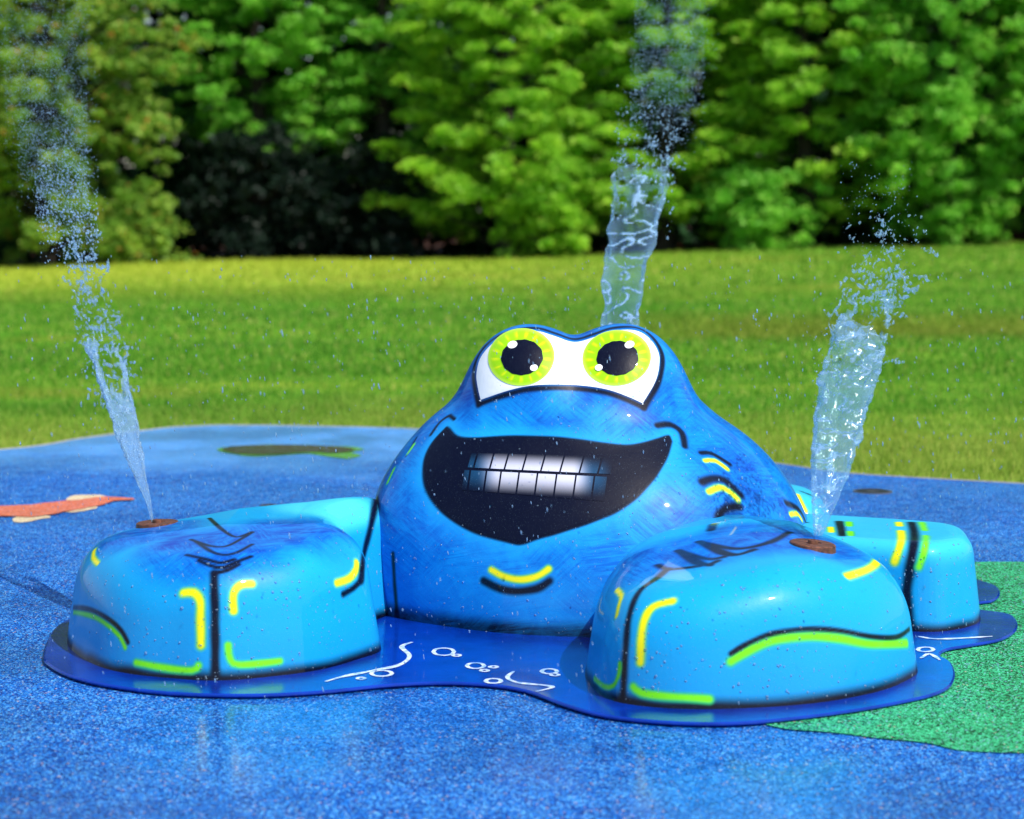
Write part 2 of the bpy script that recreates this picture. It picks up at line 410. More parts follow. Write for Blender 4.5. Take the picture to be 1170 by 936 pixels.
# thin cyan halo that the airbrush left beside the mouth
P, ok = trace(catmull(MOUTH+[MOUTH[0]], 6), body_sdf); P = P[ok]
idx = np.where((V[:, 1] < 8.1))[0]; dm = np.full(len(V), 9.)
for p in P: dm[idx] = np.minimum(dm[idx], np.linalg.norm(V[idx]-p, axis=1))
h = (1-sstep(.02, .085, dm)); col = mixc(col, lin(26, 158, 235), h*.8); grain *= 1-.7*h
col = basebands(V, col, .04)
col = apply_strokes(V, col, grain)
part('body', V, Fq, col, grain)

# claws
def claw(name, f, c, blobs, arm=None):
    V, Fq = dome(f, c, .2, 70, 170, 640, rmax=1.2, wf=.72)
    n = vnoise(V, 8, 5); col = np.tile(CY_, (len(V), 1)); grain = np.zeros(len(V))
    m = np.zeros(len(V))
    for px, r in blobs:
        m = np.maximum(m, 1-sstep(.45, 1.05, blob(V, px, r, f)+.10*n))
    m *= sstep(.24, .36, V[:, 2]+.02*n)
    col = mixc(col, lin(2, 88, 192), m); grain = m*1.0
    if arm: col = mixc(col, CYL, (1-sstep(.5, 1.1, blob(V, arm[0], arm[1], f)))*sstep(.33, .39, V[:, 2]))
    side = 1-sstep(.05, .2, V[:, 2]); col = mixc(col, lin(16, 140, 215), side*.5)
    col = basebands(V, col, .03)
    col = apply_strokes(V, col, grain)
    return part(name, V, Fq, col, grain)
cL = claw('claw', clawL, (-.98, 7.22), [((170, 608), .25), ((245, 622), .33), ((330, 606), .27)], ((385, 582), .27))
cR = claw('claw', clawR, (.80, 6.92), [((725, 645), .26), ((790, 628), .28), ((860, 612), .30), ((925, 618), .24)])
for f, c in ((legA, (1.25, 7.85)), (legB, (1.05, 8.78))):
    V, Fq = dome(f, c, .15, 40, 100, 480, rmax=1.0)
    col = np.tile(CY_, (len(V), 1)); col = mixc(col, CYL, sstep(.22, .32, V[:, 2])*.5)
    col = basebands(V, col, .03); col = apply_strokes(V, col, None, f)
    part('leg', V, Fq, col, np.zeros(len(V)))

# ---- decals painted on the body: real sheets that hug its skin
def decal_obj(name, V2, tris, off, mat, parent, colf=None, f=body_sdf):
    P, ok = trace(V2, f); N = grad(P, f)
    P = P+N*off
    o = mesh_obj(name, P-np.array(root.location), np.asarray(tris, int), mat, parent,
                 **({'paint': colf(np.asarray(V2))} if colf else {}), grain=np.zeros(len(P)))
    return o
def poly_fill(poly, step):
    poly = np.asarray(poly, float); lo = poly.min(0); hi = poly.max(0)
    g = np.stack(np.meshgrid(np.arange(lo[0], hi[0], step), np.arange(lo[1], hi[1], step)), -1).reshape(-1, 2)
    g = g+rng.uniform(-.1, .1, g.shape)*step
    g = g[sd_poly(g, poly) < -step*.5]
    pts = [Vector(p) for p in poly]+[Vector(p) for p in g]; n = len(poly)
    vs, es, fs, *_ = delaunay_2d_cdt(pts, [], [list(range(n))], 1, 1e-4)
    vs = np.array([tuple(v) for v in vs]); fs = np.array([f for f in fs if len(f) == 3])
    return vs, fs[:, ::-1]
def disc(cx, cy, rx, ry, rot=0, n=48, m=8):
    pts = [(0, 0)]
    for j in range(1, m+1):
        for i in range(n):
            a = 2*math.pi*i/n; pts.append((math.cos(a)*j/m, math.sin(a)*j/m))
    pts = np.array(pts); c, s = math.cos(rot), math.sin(rot)
    q = pts*np.array([rx, ry]); q = np.stack([q[:, 0]*c-q[:, 1]*s+cx, q[:, 0]*s+q[:, 1]*c+cy], 1)
    fs = [(0, 1+i, 1+(i+1) % n) for i in range(n)]
    for j in range(1, m):
        for i in range(n):
            a = 1+(j-1)*n+i; b = 1+(j-1)*n+(i+1) % n; fs += [(a, a+n, b+n), (a, b+n, b)]
    return q, np.array(fs)
WH = lin(245, 247, 250)
ep = np.concatenate([catmull(EYE, 3)[:-1], catmull(EYEB, 3)[:-1]])
def inset(poly, d):
    c = poly.copy(); n = len(c); ar = 0
    t = np.roll(c, -1, 0)-np.roll(c, 1, 0); t /= np.linalg.norm(t, axis=1)[:, None]
    N = np.stack([-t[:, 1], t[:, 0]], 1)
    if sd_poly(c+N*.5, c).mean() > 0: N = -N
    return c+N*d
v2, fs = poly_fill(inset(ep, 3.8), 5)
def eyewhite(p):
    d = -sd_poly(p, ep); a = 1-sstep(3, 8, d); return mixc(np.tile(WH, (len(p), 1)), lin(200, 215, 228), a*.5)
decal_obj('eye_patch', v2, fs, .0015, M_PAINT, root, eyewhite)
for cx, cy, rx, ry, rot, pr, hs in ((595.7, 408.5, 37.6, 32.5, -.12, (23.5, 20), ((586, 395), (610, 421))), (704.5, 409.5, 39, 31.5, -.10, (23.5, 19.5), ((719, 395), (684.5, 421)))):
    v2, fs = disc(cx, cy, rx, ry, rot, 96, 16)
    def iris(p, cx=cx, cy=cy, rx=rx, ry=ry):
        q = (p-np.array([cx, cy]))/np.array([rx, ry]); r = np.linalg.norm(q, axis=1); a = np.arctan2(q[:, 1], q[:, 0])
        c = np.tile(lin(152, 212, 14), (len(p), 1))
        c = mixc(c, lin(228, 235, 20), sstep(.2, 1, np.sin(a*17)*.8)*sstep(.62, .75, r)*(1-sstep(.84, .92, r)))
        return mixc(c, lin(200, 232, 90), sstep(.9, 1.0, r)*.7)
    eo = decal_obj('eye', v2, fs, .003, M_PAINT, root, iris)
    v2, fs = disc(cx+1, cy+.5, *pr, rot, 56, 7)
    rag = 1+.015*np.sin(np.arctan2(v2[:, 1]-cy, v2[:, 0]-cx)*13); v2 = (v2-(cx, cy))*rag[:, None]+(cx, cy)
    decal_obj('pupil', v2, fs, .0045, M_PAINT, eo, lambda p: np.tile(K, (len(p), 1)))
    for hx, hy in hs:
        v2, fs = disc(hx, hy, 5.6 if hy < 400 else 4.4, 4 if hy < 400 else 3.6, -.3, 20, 3)
        decal_obj('eye_glint', v2, fs, .006, M_PAINT, eo, lambda p: np.tile(WH, (len(p), 1)))
mp = catmull(MOUTH, 3, closed=True)
v2, fs = poly_fill(inset(mp, 1.0), 5)
mo = decal_obj('mouth', v2, fs, .0015, M_PAINT, root, lambda p: np.tile(K, (len(p), 1)))
bx = [208, 238, 310, 375, 455, 537, 622, 708, 790, 850]
for row in (0, 1):
    for i in range(9):
        v2 = []; nx, ny = 10, 12
        def mid(x): return 219+(x-240)*.048
        for b in range(ny+1):
            for a in range(nx+1):
                u = a/nx; w = b/ny
                x = (bx[i]+4)+(bx[i+1]-bx[i]-8)*u
                ym = mid(x)
                if row == 0: y0 = 150+(x-240)*.02; y = y0+(ym-5-y0)*w; x2 = x+(ym-y)*.28
                else: y1 = 315+(x-240)*.08; y = ym+7+(y1-ym-7)*w; x2 = x-12-(y-ym)*.14
                v2.append((x2/3.9+480, y/3.9+480))
        v2 = np.array(v2)
        fs = [(b*(nx+1)+a, b*(nx+1)+a+1, (b+1)*(nx+1)+a+1, (b+1)*(nx+1)+a) for b in range(ny) for a in range(nx)]
        fs = [f[::-1] for f in fs]
        def tooth(p, row=row, i=i):
            x = (p[:, 0]-480)*3.9; y = (p[:, 1]-480)*3.9; ym = mid(x)
            t = (ym-y)/75 if row == 0 else (y-ym)/100
            vert = 1-sstep(.15, 1.08, t)
            xc = 505 if row == 0 else 515
            side = 1-sstep(150, 255, np.abs(x-xc-(20 if x.mean() > xc else -10)))
            far_ = 1-sstep(270, 360, np.abs(x-xc))
            c = mixc(np.tile(lin(50, 130, 190), (len(p), 1)), lin(208, 210, 230), side)
            b = (vert*.92+.0)*(.25+.75*side)*far_
            return mixc(np.tile(K, (len(p), 1)), c, np.clip(b, 0, 1))
        decal_obj('tooth', v2, fs, .003, M_PAINT, mo, tooth)

# ---- nozzle plates on the claws
M_COP = Mat('weathered_copper'); M_COP.set('Base_Color', M_COP.ramp(M_COP.noise(60, 4, .6, M_COP.obj()), [(.3, lin(70, 44, 34)), (.7, lin(138, 88, 66))])); M_COP.set('Roughness', .45); M_COP.set('Metallic', .35)
M_COP.bump(M_COP.noise(120, 3, .6, M_COP.obj()), .3, .003); M_COP = M_COP.m
M_DRK = Mat('dark_iron', Base_Color=(.03, .03, .035), Roughness=.4, Metallic=.5).m
M_GRY = Mat('grey_steel', Base_Color=(.18, .18, .19), Roughness=.35, Metallic=.7).m
def frame(n):
    n = n/np.linalg.norm(n); a = np.cross(n, (0, 1, 0)); a /= np.linalg.norm(a); return a, np.cross(n, a), n
def plate(name, P, N, prof, mat, parent, seg=40, off=(0, 0, 0)):
    a, b, n = frame(N); vs = []; fs = []
    for r, z in prof:
        for i in range(seg):
            t = 2*math.pi*i/seg; vs.append(P+a*r*math.cos(t)+b*r*math.sin(t)+n*z)
    for j in range(len(prof)-1):
        for i in range(seg):
            fs.append((j*seg+i, j*seg+(i+1) % seg, (j+1)*seg+(i+1) % seg, (j+1)*seg+i))
    fs.append(tuple(range((len(prof)-1)*seg, len(prof)*seg)))
    return mesh_obj(name, np.array(vs)-np.array(off), fs, mat, parent, smooth=False)
NOZ = {}
for key, px, f, par, r in (('L', (180, 599), clawL, cL, .074), ('R', (928, 623), clawR, cR, .074)):
    P, ok = trace([px], f); N = grad(P, f)[0]; P = P[0]+N*.005; NOZ[key] = P
    Nn = N+np.array([0, 0, 2.2]); Nn /= np.linalg.norm(Nn)
    p = plate('nozzle_plate', P, Nn, [(r+.004, -.03), (r, .001), (r-.004, .0035), (.03, .0035), (.028, .001)], M_COP, par, off=root.location)
    plate('nozzle', P, Nn, [(.018, 0), (.016, .012), (.008, .013), (.007, .006)], M_COP, par, 20, off=root.location)

# ---- base skirt (flat flange under body and claws)
MAT_PX = [(50, 748), (58, 762), (85, 775), (130, 785), (200, 793), (290, 795), (370, 791), (440, 784), (500, 781), (555, 783), (600, 790), (650, 808), (700, 820), (780, 827), (860, 826), (960, 815), (1040, 801), (1080, 789), (1091, 773), (1086, 757), (1074, 750), (1082, 743), (1110, 738), (1145, 731), (1162, 719), (1158, 705), (1140, 700), (1118, 697), (1115, 690), (1132, 688), (1142, 681), (1139, 671), (1120, 664)]
mg = [ground(x, y, .012) for x, y in MAT_PX]
mg += [(1.78, 8.66), (1.62, 8.86), (1.50, 9.08), (1.30, 9.28), (.9, 9.35), (.2, 9.2), (-.5, 8.9), (-.75, 8.3), (-1.12, 8.0), (-1.50, 7.80), (-1.63, 7.46)]
mc = catmull(mg, .03, closed=True)
M_SK = Mat('blue_gelcoat_skirt'); o_ = M_SK.obj()
M_SK.set('Base_Color', M_SK.ramp(M_SK.noise(6, 4, .6, o_), [(.3, lin(0, 36, 130)), (.7, lin(2, 56, 172))]))
M_SK.set('Roughness', .2); M_SK.set('Coat_Weight', .5); M_SK.set('Coat_Roughness', .08); M_SK.bump(M_SK.noise(30, 4, .6, o_), .25, .01); M_SK = M_SK.m
bm = bmesh.new(); loops = []
for ins, z in ((.010, .0015), (.0, .009), (.0, .013), (.006, .017)):
    pts = inset(mc, ins) if ins else mc
    loops.append([bm.verts.new((p[0]-root.location.x, p[1]-root.location.y, z)) for p in pts])
for a, b in zip(loops, loops[1:]):
    for i in range(len(a)): bm.faces.new((a[i], a[(i+1) % len(a)], b[(i+1) % len(a)], b[i]))
fc = bm.faces.new(loops[-1]); bmesh.ops.triangulate(bm, faces=[fc]); bmesh.ops.recalc_face_normals(bm, faces=bm.faces)
me = bpy.data.meshes.new('base_skirt'); bm.to_mesh(me); bm.free(); me.materials.append(M_SK)
skirt = bpy.data.objects.new('base_skirt', me); C.objects.link(skirt); skirt.parent = root
M_WHP = Mat('white_airbrush'); M_WHP.set('Base_Color', M_WHP.ramp(M_WHP.noise(40, 3, .6, M_WHP.obj()), [(.35, lin(120, 170, 225)), (.6, lin(225, 235, 248))])); M_WHP.set('Roughness', .3); M_WHP = M_WHP.m
def ribbon(name, pts, w, closed=False, z=.0185):
    px = catmull(pts, 2.0, closed); g = np.array([ground(x, y, z) for x, y in px])
    if closed: t = np.roll(g, -1, 0)-np.roll(g, 1, 0)
    else: t = np.gradient(g, axis=0)
    t /= np.maximum(np.linalg.norm(t, axis=1), 1e-9)[:, None]; N = np.stack([-t[:, 1], t[:, 0]], 1)
    k = np.linspace(0, 1, len(g)); ww = w*(1 if closed else 1)*np.ones(len(g))
    if not closed: ww = w*(.35+.65*np.sin(np.pi*np.clip(k, .02, .98))**.6)*(1+.25*np.sin(k*19))
    V = np.concatenate([np.c_[g+N*ww[:, None], np.full(len(g), z)], np.c_[g-N*ww[:, None], np.full(len(g), z)]])
    n = len(g); fs = [(i, i+1, n+i+1, n+i) for i in range(n-1)]
    if closed: fs.append((n-1, 0, n, 2*n-1))
    mesh_obj(name, V-np.array(root.location), fs, M_WHP, skirt)
def ring(cx, cy, rx, ry, w=.007):
    ribbon('bubble_marking', [(cx+rx*math.cos(a), cy+ry*math.sin(a)) for a in np.linspace(0, 2*math.pi, 10, endpoint=False)], w, True)
for p, w in (([(470.8, 733.6), (459, 739), (467.9, 749.6), (456, 759.7), (427, 766), (392, 773), (372, 778.6)], .011), ([(587, 767), (579.8, 774), (592.8, 780), (630.6, 784.4), (613, 790)], .009),
             ([(1049, 727), (1074, 730), (1134, 727)], .010), ([(1052, 752), (1062, 747), (1074, 754)], .008)):
    ribbon('wave_marking', p, w)
for a in ((507, 744.6, 12, 4.2), (543.4, 760.6, 10, 3.2), (563.8, 778, 9, 2.6), (436, 769.3, 12, 3.3), (627.7, 767, 9, 2.8), (1057.6, 742, 9, 2.6)): ring(*a)
for cx, cy in ((521.6, 748.7), (563.8, 762), (553.6, 766), (412.6, 775), (634, 771)): ring(cx, cy, 4.5, 1.2, .006)

# ------------------------------------------------------------------ ground
pad = [ground(*p) for p in ((0, 514), (100, 500), (200, 488), (245, 486), (350, 487), (490, 491))]
pad += [(.3, 13.7), (1.0, 12.95)]+[ground(*p) for p in ((890, 530), (970, 541), (1170, 553))]
pad += [(4.2, 10.8), (6.5, 8.5), (7.5, 4), (7.5, -6), (0, -9), (-8, -6), (-8.5, 5), (-6.5, 10.5), (-4.6, 12.4)]
padc = catmull(pad, .15, closed=True)
def flat(name, pts, z, mat, parent=None, thick=0):
    bm = bmesh.new(); vs = [bm.verts.new((p[0], p[1], z)) for p in pts]; f = bm.faces.new(vs)
    if f.normal.z < 0 or True:
        f.normal_update()
        if f.normal.z < 0: f.normal_flip()
    bmesh.ops.triangulate(bm, faces=[f])
    me = bpy.data.meshes.new(name); bm.to_mesh(me); bm.free(); me.materials.append(mat)
    o = bpy.data.objects.new(name, me); C.objects.link(o)
    if parent: o.parent = parent
    return o
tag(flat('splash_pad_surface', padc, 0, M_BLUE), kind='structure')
gp = [ground(*p) for p in ((868, 826), (950, 838), (1060, 851), (1170, 861))]+[(2.4, 5.9), (3.6, 6.2), (4.4, 7.2), (4.2, 8.3), (3.2, 8.7)]+[ground(*p) for p in ((1170, 643), (1115, 643), (1060, 643))]+[(1.2, 8.3), (1.0, 7.2), (.9, 6.6)]
gpc = catmull(gp, .1, closed=True)
gpc = gpc+rng.normal(0, .004, gpc.shape)
tag(flat('green_path_surface', catmull(gpc, .012, True)+0, .004, M_GREEN), kind='structure')
# inlaid motifs
def c8(p): return (p[0]/2.53, p[1]/2.53+270)
m1 = empty('salamander_inlay', (*ground(60, 582), 0)); tag(m1, 'orange and cream lizard-like inlay in the blue rubber at the left edge', 'floor inlay')
def inl(name, pts, z, mat, par, sc=True, rough=0.006):
    g = np.array([ground(*(c8(p) if sc else p)) for p in pts]); g = catmull(g, .04, True); g += rng.normal(0, rough, g.shape)
    return flat(name, g-np.array(par.location)[:2], z, mat, par)
inl('orange_inlay', [(-120, 775), (0, 783), (100, 778), (190, 768), (230, 765), (300, 756), (395, 763), (330, 769), (290, 782), (190, 800), (90, 815), (0, 812), (-100, 820), (-240, 800)], .0075, M_ORANGE, m1)
inl('cream_inlay', [(195, 757), (220, 750), (290, 750), (305, 756), (240, 766), (200, 769)], .004, M_CREAM, m1)
inl('cream_inlay', [(35, 818), (90, 808), (150, 812), (90, 826), (55, 830)], .004, M_CREAM, m1)
inl('cream_inlay', [(185, 797), (230, 786), (285, 780), (265, 792), (200, 801)], .004, M_CREAM, m1)
m2 = empty('leaf_inlay', (*ground(333, 517), 0)); tag(m2, 'dark green and brown leafy inlay near the far edge of the blue pad', 'floor inlay')
inl('green_inlay', [(248, 515), (262, 511), (290, 509), (320, 508.5), (345, 509), (372, 510), (400, 511), (416, 514), (402, 517), (412, 521), (398, 525), (372, 522), (350, 519), (320, 521), (300, 522), (275, 521)], .004, M_LFGREEN, m2, False, .004)
inl('brown_inlay', [(254, 515), (268, 511), (310, 509.6), (350, 510), (390, 512), (406, 515.5), (385, 519), (355, 517.8), (310, 520.5), (272, 519.5)], .0085, M_DKGREEN, m2, False, .004)
# drains and small ground spouts
def gdisc(px, r, name, label, cat):
    g = ground(*px); e = empty(name, (*g, 0)); tag(e, label, cat)
    P = np.array([0, 0, 0.])
    plate('rim', P, np.array([0, .0001, 1]), [(r, -.01), (r, .004), (r-.01, .006), (r-.016, .0045)], M_GRY, e)
    plate('cover', P, np.array([0, .0001, 1]), [(r-.018, .0), (r-.018, .006), (r*.35, .0065), (r*.3, .004), (r*.1, .004)], M_DRK, e)
gdisc((997, 562), .105, 'drain_cover', 'round dark drain cover set in blue rubber behind the right water jet', 'drain cover')
gdisc((307, 578), .045, 'ground_spout', 'small dark round ground spout just behind the left claw', 'water spout')
# pale edging strip
g = padc; t = np.roll(g, -1, 0)-np.roll(g, 1, 0); t /= np.linalg.norm(t, axis=1)[:, None]; N = np.stack([-t[:, 1], t[:, 0]], 1)
if sd_poly(g+N*.05, g).mean() < 0: N = -N
n = len(g); prof = [(0.002, -.04), (0.002, .002), (.005, .004), (.014, .004), (.017, .0), (.017, -.05)]
V = np.concatenate([np.c_[g+N*o, np.full(n, z)] for o, z in prof]); i = np.arange(n); j = (i+1) % n
fs = np.concatenate([np.stack([a*n+i, a*n+j, (a+1)*n+j, (a+1)*n+i], 1) for a in range(len(prof)-1)])
mk = Mat('pale_concrete'); mk.set('Base_Color', mk.ramp(mk.noise(40, 4, .6, mk.obj()), [(.3, (.26, .24, .19)), (.7, (.46, .43, .36))])); mk.set('Roughness', .8)
tag(mesh_obj('kerb', V, fs, mk.m, smooth=False), kind='structure')

def lawn_z(x, y):
    k = np.clip((y-14.5)/35.5, 0, 1.0)
    z = k*(.42+.023*np.clip(x, -25, 0)+.036*np.clip(x, 0, 25))
    z = z+.10*np.exp(-((y-(19.5+.12*x))/1.9)**2)*sstep(15.2, 17.5, y+.3*np.abs(x-1))
    z = z+.06*np.sin(y*.32+.15*x)*sstep(16, 22, y)+.03*np.sin(x*.5+y*.1)*sstep(16, 24, y)
    return z-.018
ys = np.concatenate([np.array([-300, -120, -40, -12, 0, 6]), np.arange(9, 16, .5), np.arange(16, 60, .6), np.array([62, 70, 90, 130, 220, 400, 800])])
xs = np.concatenate([[-800, -300, -120, -60, -35], np.arange(-25, 25.1, .6), [35, 60, 120, 300, 800]])
X, Y = np.meshgrid(xs, ys); Z = lawn_z(X, Y); V = np.stack([X, Y, Z], -1).reshape(-1, 3); nx = len(xs)
a = (np.arange(len(ys)-1)[:, None]*nx+np.arange(nx-1)[None]).ravel()
def lawn_bands(m, c):
    s_ = m.n('SeparateXYZ', {0: m.obj()}); x, y = s_.outputs[0], s_.outputs[1]
    w = m.math('MULTIPLY', m.math('SUBTRACT', m.noise(.35, 3, .6, m.obj()), .5), 7.0)
    yy = m.math('DIVIDE', m.math('ADD', y, w), 100)
    # sun-bleached, mown thinner on the far left slope
    far_ = m.ramp(yy, [(.29, 0.), (.44, 1.)]); left = m.ramp(m.math('ADD', m.math('DIVIDE', m.math('ADD', x, w), 40.0), .5), [(.42, 1.), (.66, .15)])
    c = m.mix(m.math('MULTIPLY', m.math('MULTIPLY', far_, left), .75), c, lin(186, 196, 66))
    # straw strip along the swale on the right, a bare scrape on the left
    st_ = m.ramp(m.math('DIVIDE', m.math('ADD', y, m.math('MULTIPLY', w, .15)), 100), [(.205, 0.), (.225, 1.), (.25, .8), (.28, 0.)])
    rt = m.ramp(m.math('ADD', m.math('DIVIDE', x, 40.0), .5), [(.50, 0.), (.56, 1.)])
    c = m.mix(m.math('MULTIPLY', m.math('MULTIPLY', st_, rt), .6), c, lin(128, 128, 44))
    dry = m.ramp(m.noise(1, 3, .55, m.scaled((.13, .40, 1))), [(.62, 0.), (.70, .3)])
    c = m.mix(dry, c, lin(182, 160, 70))
    # tired yellowish fringe by the pad
    fr = m.ramp(yy, [(.135, 1.), (.165, 0.)])
    return m.mix(m.math('MULTIPLY', fr, .45), c, lin(172, 176, 78))
mg_ = Mat('mown_lawn'); o = mg_.obj()
mot = mg_.noise(1, 4, .6, mg_.scaled((.16, .9, 1))); fine = mg_.noise(26, 4, .65, o); med = mg_.noise(2.2, 4, .6, mg_.scaled((.6, 1.6, 1)))
colr = mg_.ramp(mot, [(.30, lin(62, 116, 26)), (.45, lin(90, 146, 32)), (.58, lin(112, 162, 38)), (.72, lin(148, 174, 52))])  # long dark streaks put the lawn's undulation shading into the colour
colr = mg_.mix(mg_.ramp(med, [(.35, .55), (.65, 0.)]), colr, lin(70, 112, 24))
colr = mg_.mix(mg_.ramp(fine, [(.3, .5), (.6, 0.)]), colr, lin(50, 82, 16))
sep = mg_.n('SeparateXYZ', {0: o})
# straw-coloured strip on the right and worn spots
colr = lawn_bands(mg_, colr)
mulch = mg_.ramp(mg_.math('DIVIDE', mg_.math('ADD', sep.outputs[1], mg_.math('MULTIPLY', mg_.noise(.6, 3, .5, o), 2.0)), 100), [(.492, 0.), (.497, 1.)])
colr = mg_.mix(mulch, colr, mg_.ramp(fine, [(.3, lin(30, 20, 12)), (.7, lin(88, 52, 32))]))
mg_.set('Base_Color', colr); mg_.set('Roughness', .9); mg_.set('Specular_IOR_Level', .15)
mg_.bump(fine, .8, .04)
tag(mesh_obj('lawn_ground', V, np.stack([a, a+1, a+nx+1, a+nx], 1), mg_.m), kind='structure')

# ---- grass blades
def blade_mat():
    m = Mat('grass_blades'); r = m.n('NewGeometry').outputs['Random Per Island']
    c = m.ramp(r, [(0, lin(62, 122, 28)), (.4, lin(92, 158, 36)), (.72, lin(116, 176, 50)), (.9, lin(160, 190, 82)), (1, lin(200, 190, 112))])
    pt = m.ramp(m.noise(1, 4, .65, m.scaled((.11, .55, 1))), [(.34, (.82, .86, .8)), (.52, (1.05, 1.05, 1.0)), (.70, (1.30, 1.2, 1.1))])  # matching undulation shading, multiplied into the blade colour
    c = m.mix(1, c, pt, 'MULTIPLY')
    c = lawn_bands(m, c)
    m.set('Base_Color', c); m.set('Roughness', .6); m.set('Specular_IOR_Level', .25)
    tr = m.n('BsdfTranslucent', {0: c}); mx = m.n('MixShader', {0: .4, 1: m.b.outputs[0], 2: tr.outputs[0]})
    m.t.links.new(mx.outputs[0], m.out.inputs[0]); return m.m
def blades(n, y0, y1, hgt, wid, powr):
    y = y0+(y1-y0)*rng.random(n)**powr; x = (rng.random(n)*2-1)*(.33*y+3.0)
    P = np.c_[x, y]; k = sd_poly(P, padc[::3]) > .014; x, y = x[k], y[k]; n = len(x)
    z = lawn_z(x, y)-.005; a = rng.random(n)*6.283; clump = 1+.35*np.sin(x*5.1+y*3)*np.sin(y*4.3-x*2)
    h = hgt*(.5+.8*rng.random(n))*clump*(.6+.4*sstep(.02, .3, 0*x+1)); w = wid*(.6+.8*rng.random(n))*(1+.05*np.clip(y-12, 0, 30))
    lean = h*.55; la = rng.random(n)*6.283
    A = np.c_[x-np.cos(a)*w, y-np.sin(a)*w, z]; B = np.c_[x+np.cos(a)*w, y+np.sin(a)*w, z]
    T = np.c_[x+np.cos(la)*lean*rng.random(n), y+np.sin(la)*lean*rng.random(n), z+h]
    return np.stack([A, B, T], 1).reshape(-1, 3), np.arange(3*n).reshape(-1, 3)
Vs, Fs, off = [], [], 0
for args in ((260000, 11.0, 19, .050, .0034, 1.5), (150000, 18, 36, .055, .0065, 1.2), (36000, 35, 50, .06, .013, 1)):
    v, f = blades(*args); Vs.append(v); Fs.append(f+off); off += len(v)
tag(mesh_obj('grass', np.concatenate(Vs), np.concatenate(Fs), blade_mat(), smooth=False), 'short bright green lawn grass behind the blue pad', 'grass', kind='stuff')

# ------------------------------------------------------------------ trees
def leaf_mat(name, stops, tl=.5):
    m = Mat(name); r = m.n('NewGeometry').outputs['Random Per Island']
    c = m.ramp(r, stops)
    big = m.noise(.7, 3, .6, m.obj()); c = m.mix(1, c, m.ramp(big, [(.35, (.72, .85, .8)), (.65, (1.2, 1.1, 1.))]), 'MULTIPLY')
    m.set('Base_Color', c); m.set('Roughness', .55); m.set('Specular_IOR_Level', .3)
    tr = m.n('BsdfTranslucent', {0: c}); mx = m.n('MixShader', {0: tl, 1: m.b.outputs[0], 2: tr.outputs[0]})
    m.t.links.new(mx.outputs[0], m.out.inputs[0]); return m.m
L_PINE = leaf_mat('pine_needles', [(0, lin(112, 178, 44)), (.5, lin(150, 206, 56)), (1, lin(186, 226, 84))])
L_GREEN = leaf_mat('broad_leaves', [(0, lin(98, 178, 50)), (.5, lin(132, 204, 66)), (1, lin(168, 224, 98))])
L_OLIVE = leaf_mat('olive_leaves', [(0, lin(104, 152, 56)), (.6, lin(146, 186, 72)), (.95, lin(176, 200, 88)), (1, lin(220, 130, 70))])
L_DARK = leaf_mat('shaded_leaves', [(0, lin(22, 56, 40)), (1, lin(46, 92, 50))], .2)  # darker leaf colour carries the shade of the wood behind
mb = Mat('bark'); mb.set('Base_Color', mb.ramp(mb.noise(1, 4, .7, mb.scaled((14, 14, 2))), [(.3, (.018, .014, .012)), (.7, (.06, .045, .035))])); mb.set('Roughness', .9); M_BARK = mb.m
def leaves(n, c, rad, size, ax=None, droop=0, up=.6):
    d = rng.normal(size=(n, 3)); d /= np.linalg.norm(d, axis=1)[:, None]; r = rng.random(n)**.45
    P = d*r[:, None]*np.array(rad)
    if ax is not None:   # rotate ellipsoid so that x runs along the bough
        ca, sa = ax; P = np.c_[P[:, 0]*ca-P[:, 1]*sa, P[:, 0]*sa+P[:, 1]*ca, P[:, 2]-droop*np.maximum(P[:, 0], 0)]
    P = P+np.array(c)
    N = rng.normal(size=(n, 3))+np.array([0, 0, up*1.6])+d*.7; N /= np.linalg.norm(N, axis=1)[:, None]
    U = np.cross(N, rng.normal(size=(n, 3))); U /= np.linalg.norm(U, axis=1)[:, None]; Wv = np.cross(N, U)
    s = size*(.6+.8*rng.random(n))[:, None]
    return np.stack([P-U*s, P-Wv*s*.5, P+U*s, P+Wv*s*.5], 1).reshape(-1, 3)
def cone(p0, p1, r0, r1, seg=6):
    p0, p1 = np.array(p0, float), np.array(p1, float); ax = p1-p0; L = np.linalg.norm(ax); ax /= max(L, 1e-6)
    a = np.cross(ax, (0.3, .2, 1) if abs(ax[2]) < .9 else (1, 0, 0)); a /= np.linalg.norm(a); b = np.cross(ax, a)
    t = np.arange(seg)*2*math.pi/seg; ringv = np.cos(t)[:, None]*a+np.sin(t)[:, None]*b
    V = np.concatenate([p0+ringv*r0, p1+ringv*r1]); i = np.arange(seg); j = (i+1) % seg
    return V, np.stack([i, j, j+seg, i+seg], 1)
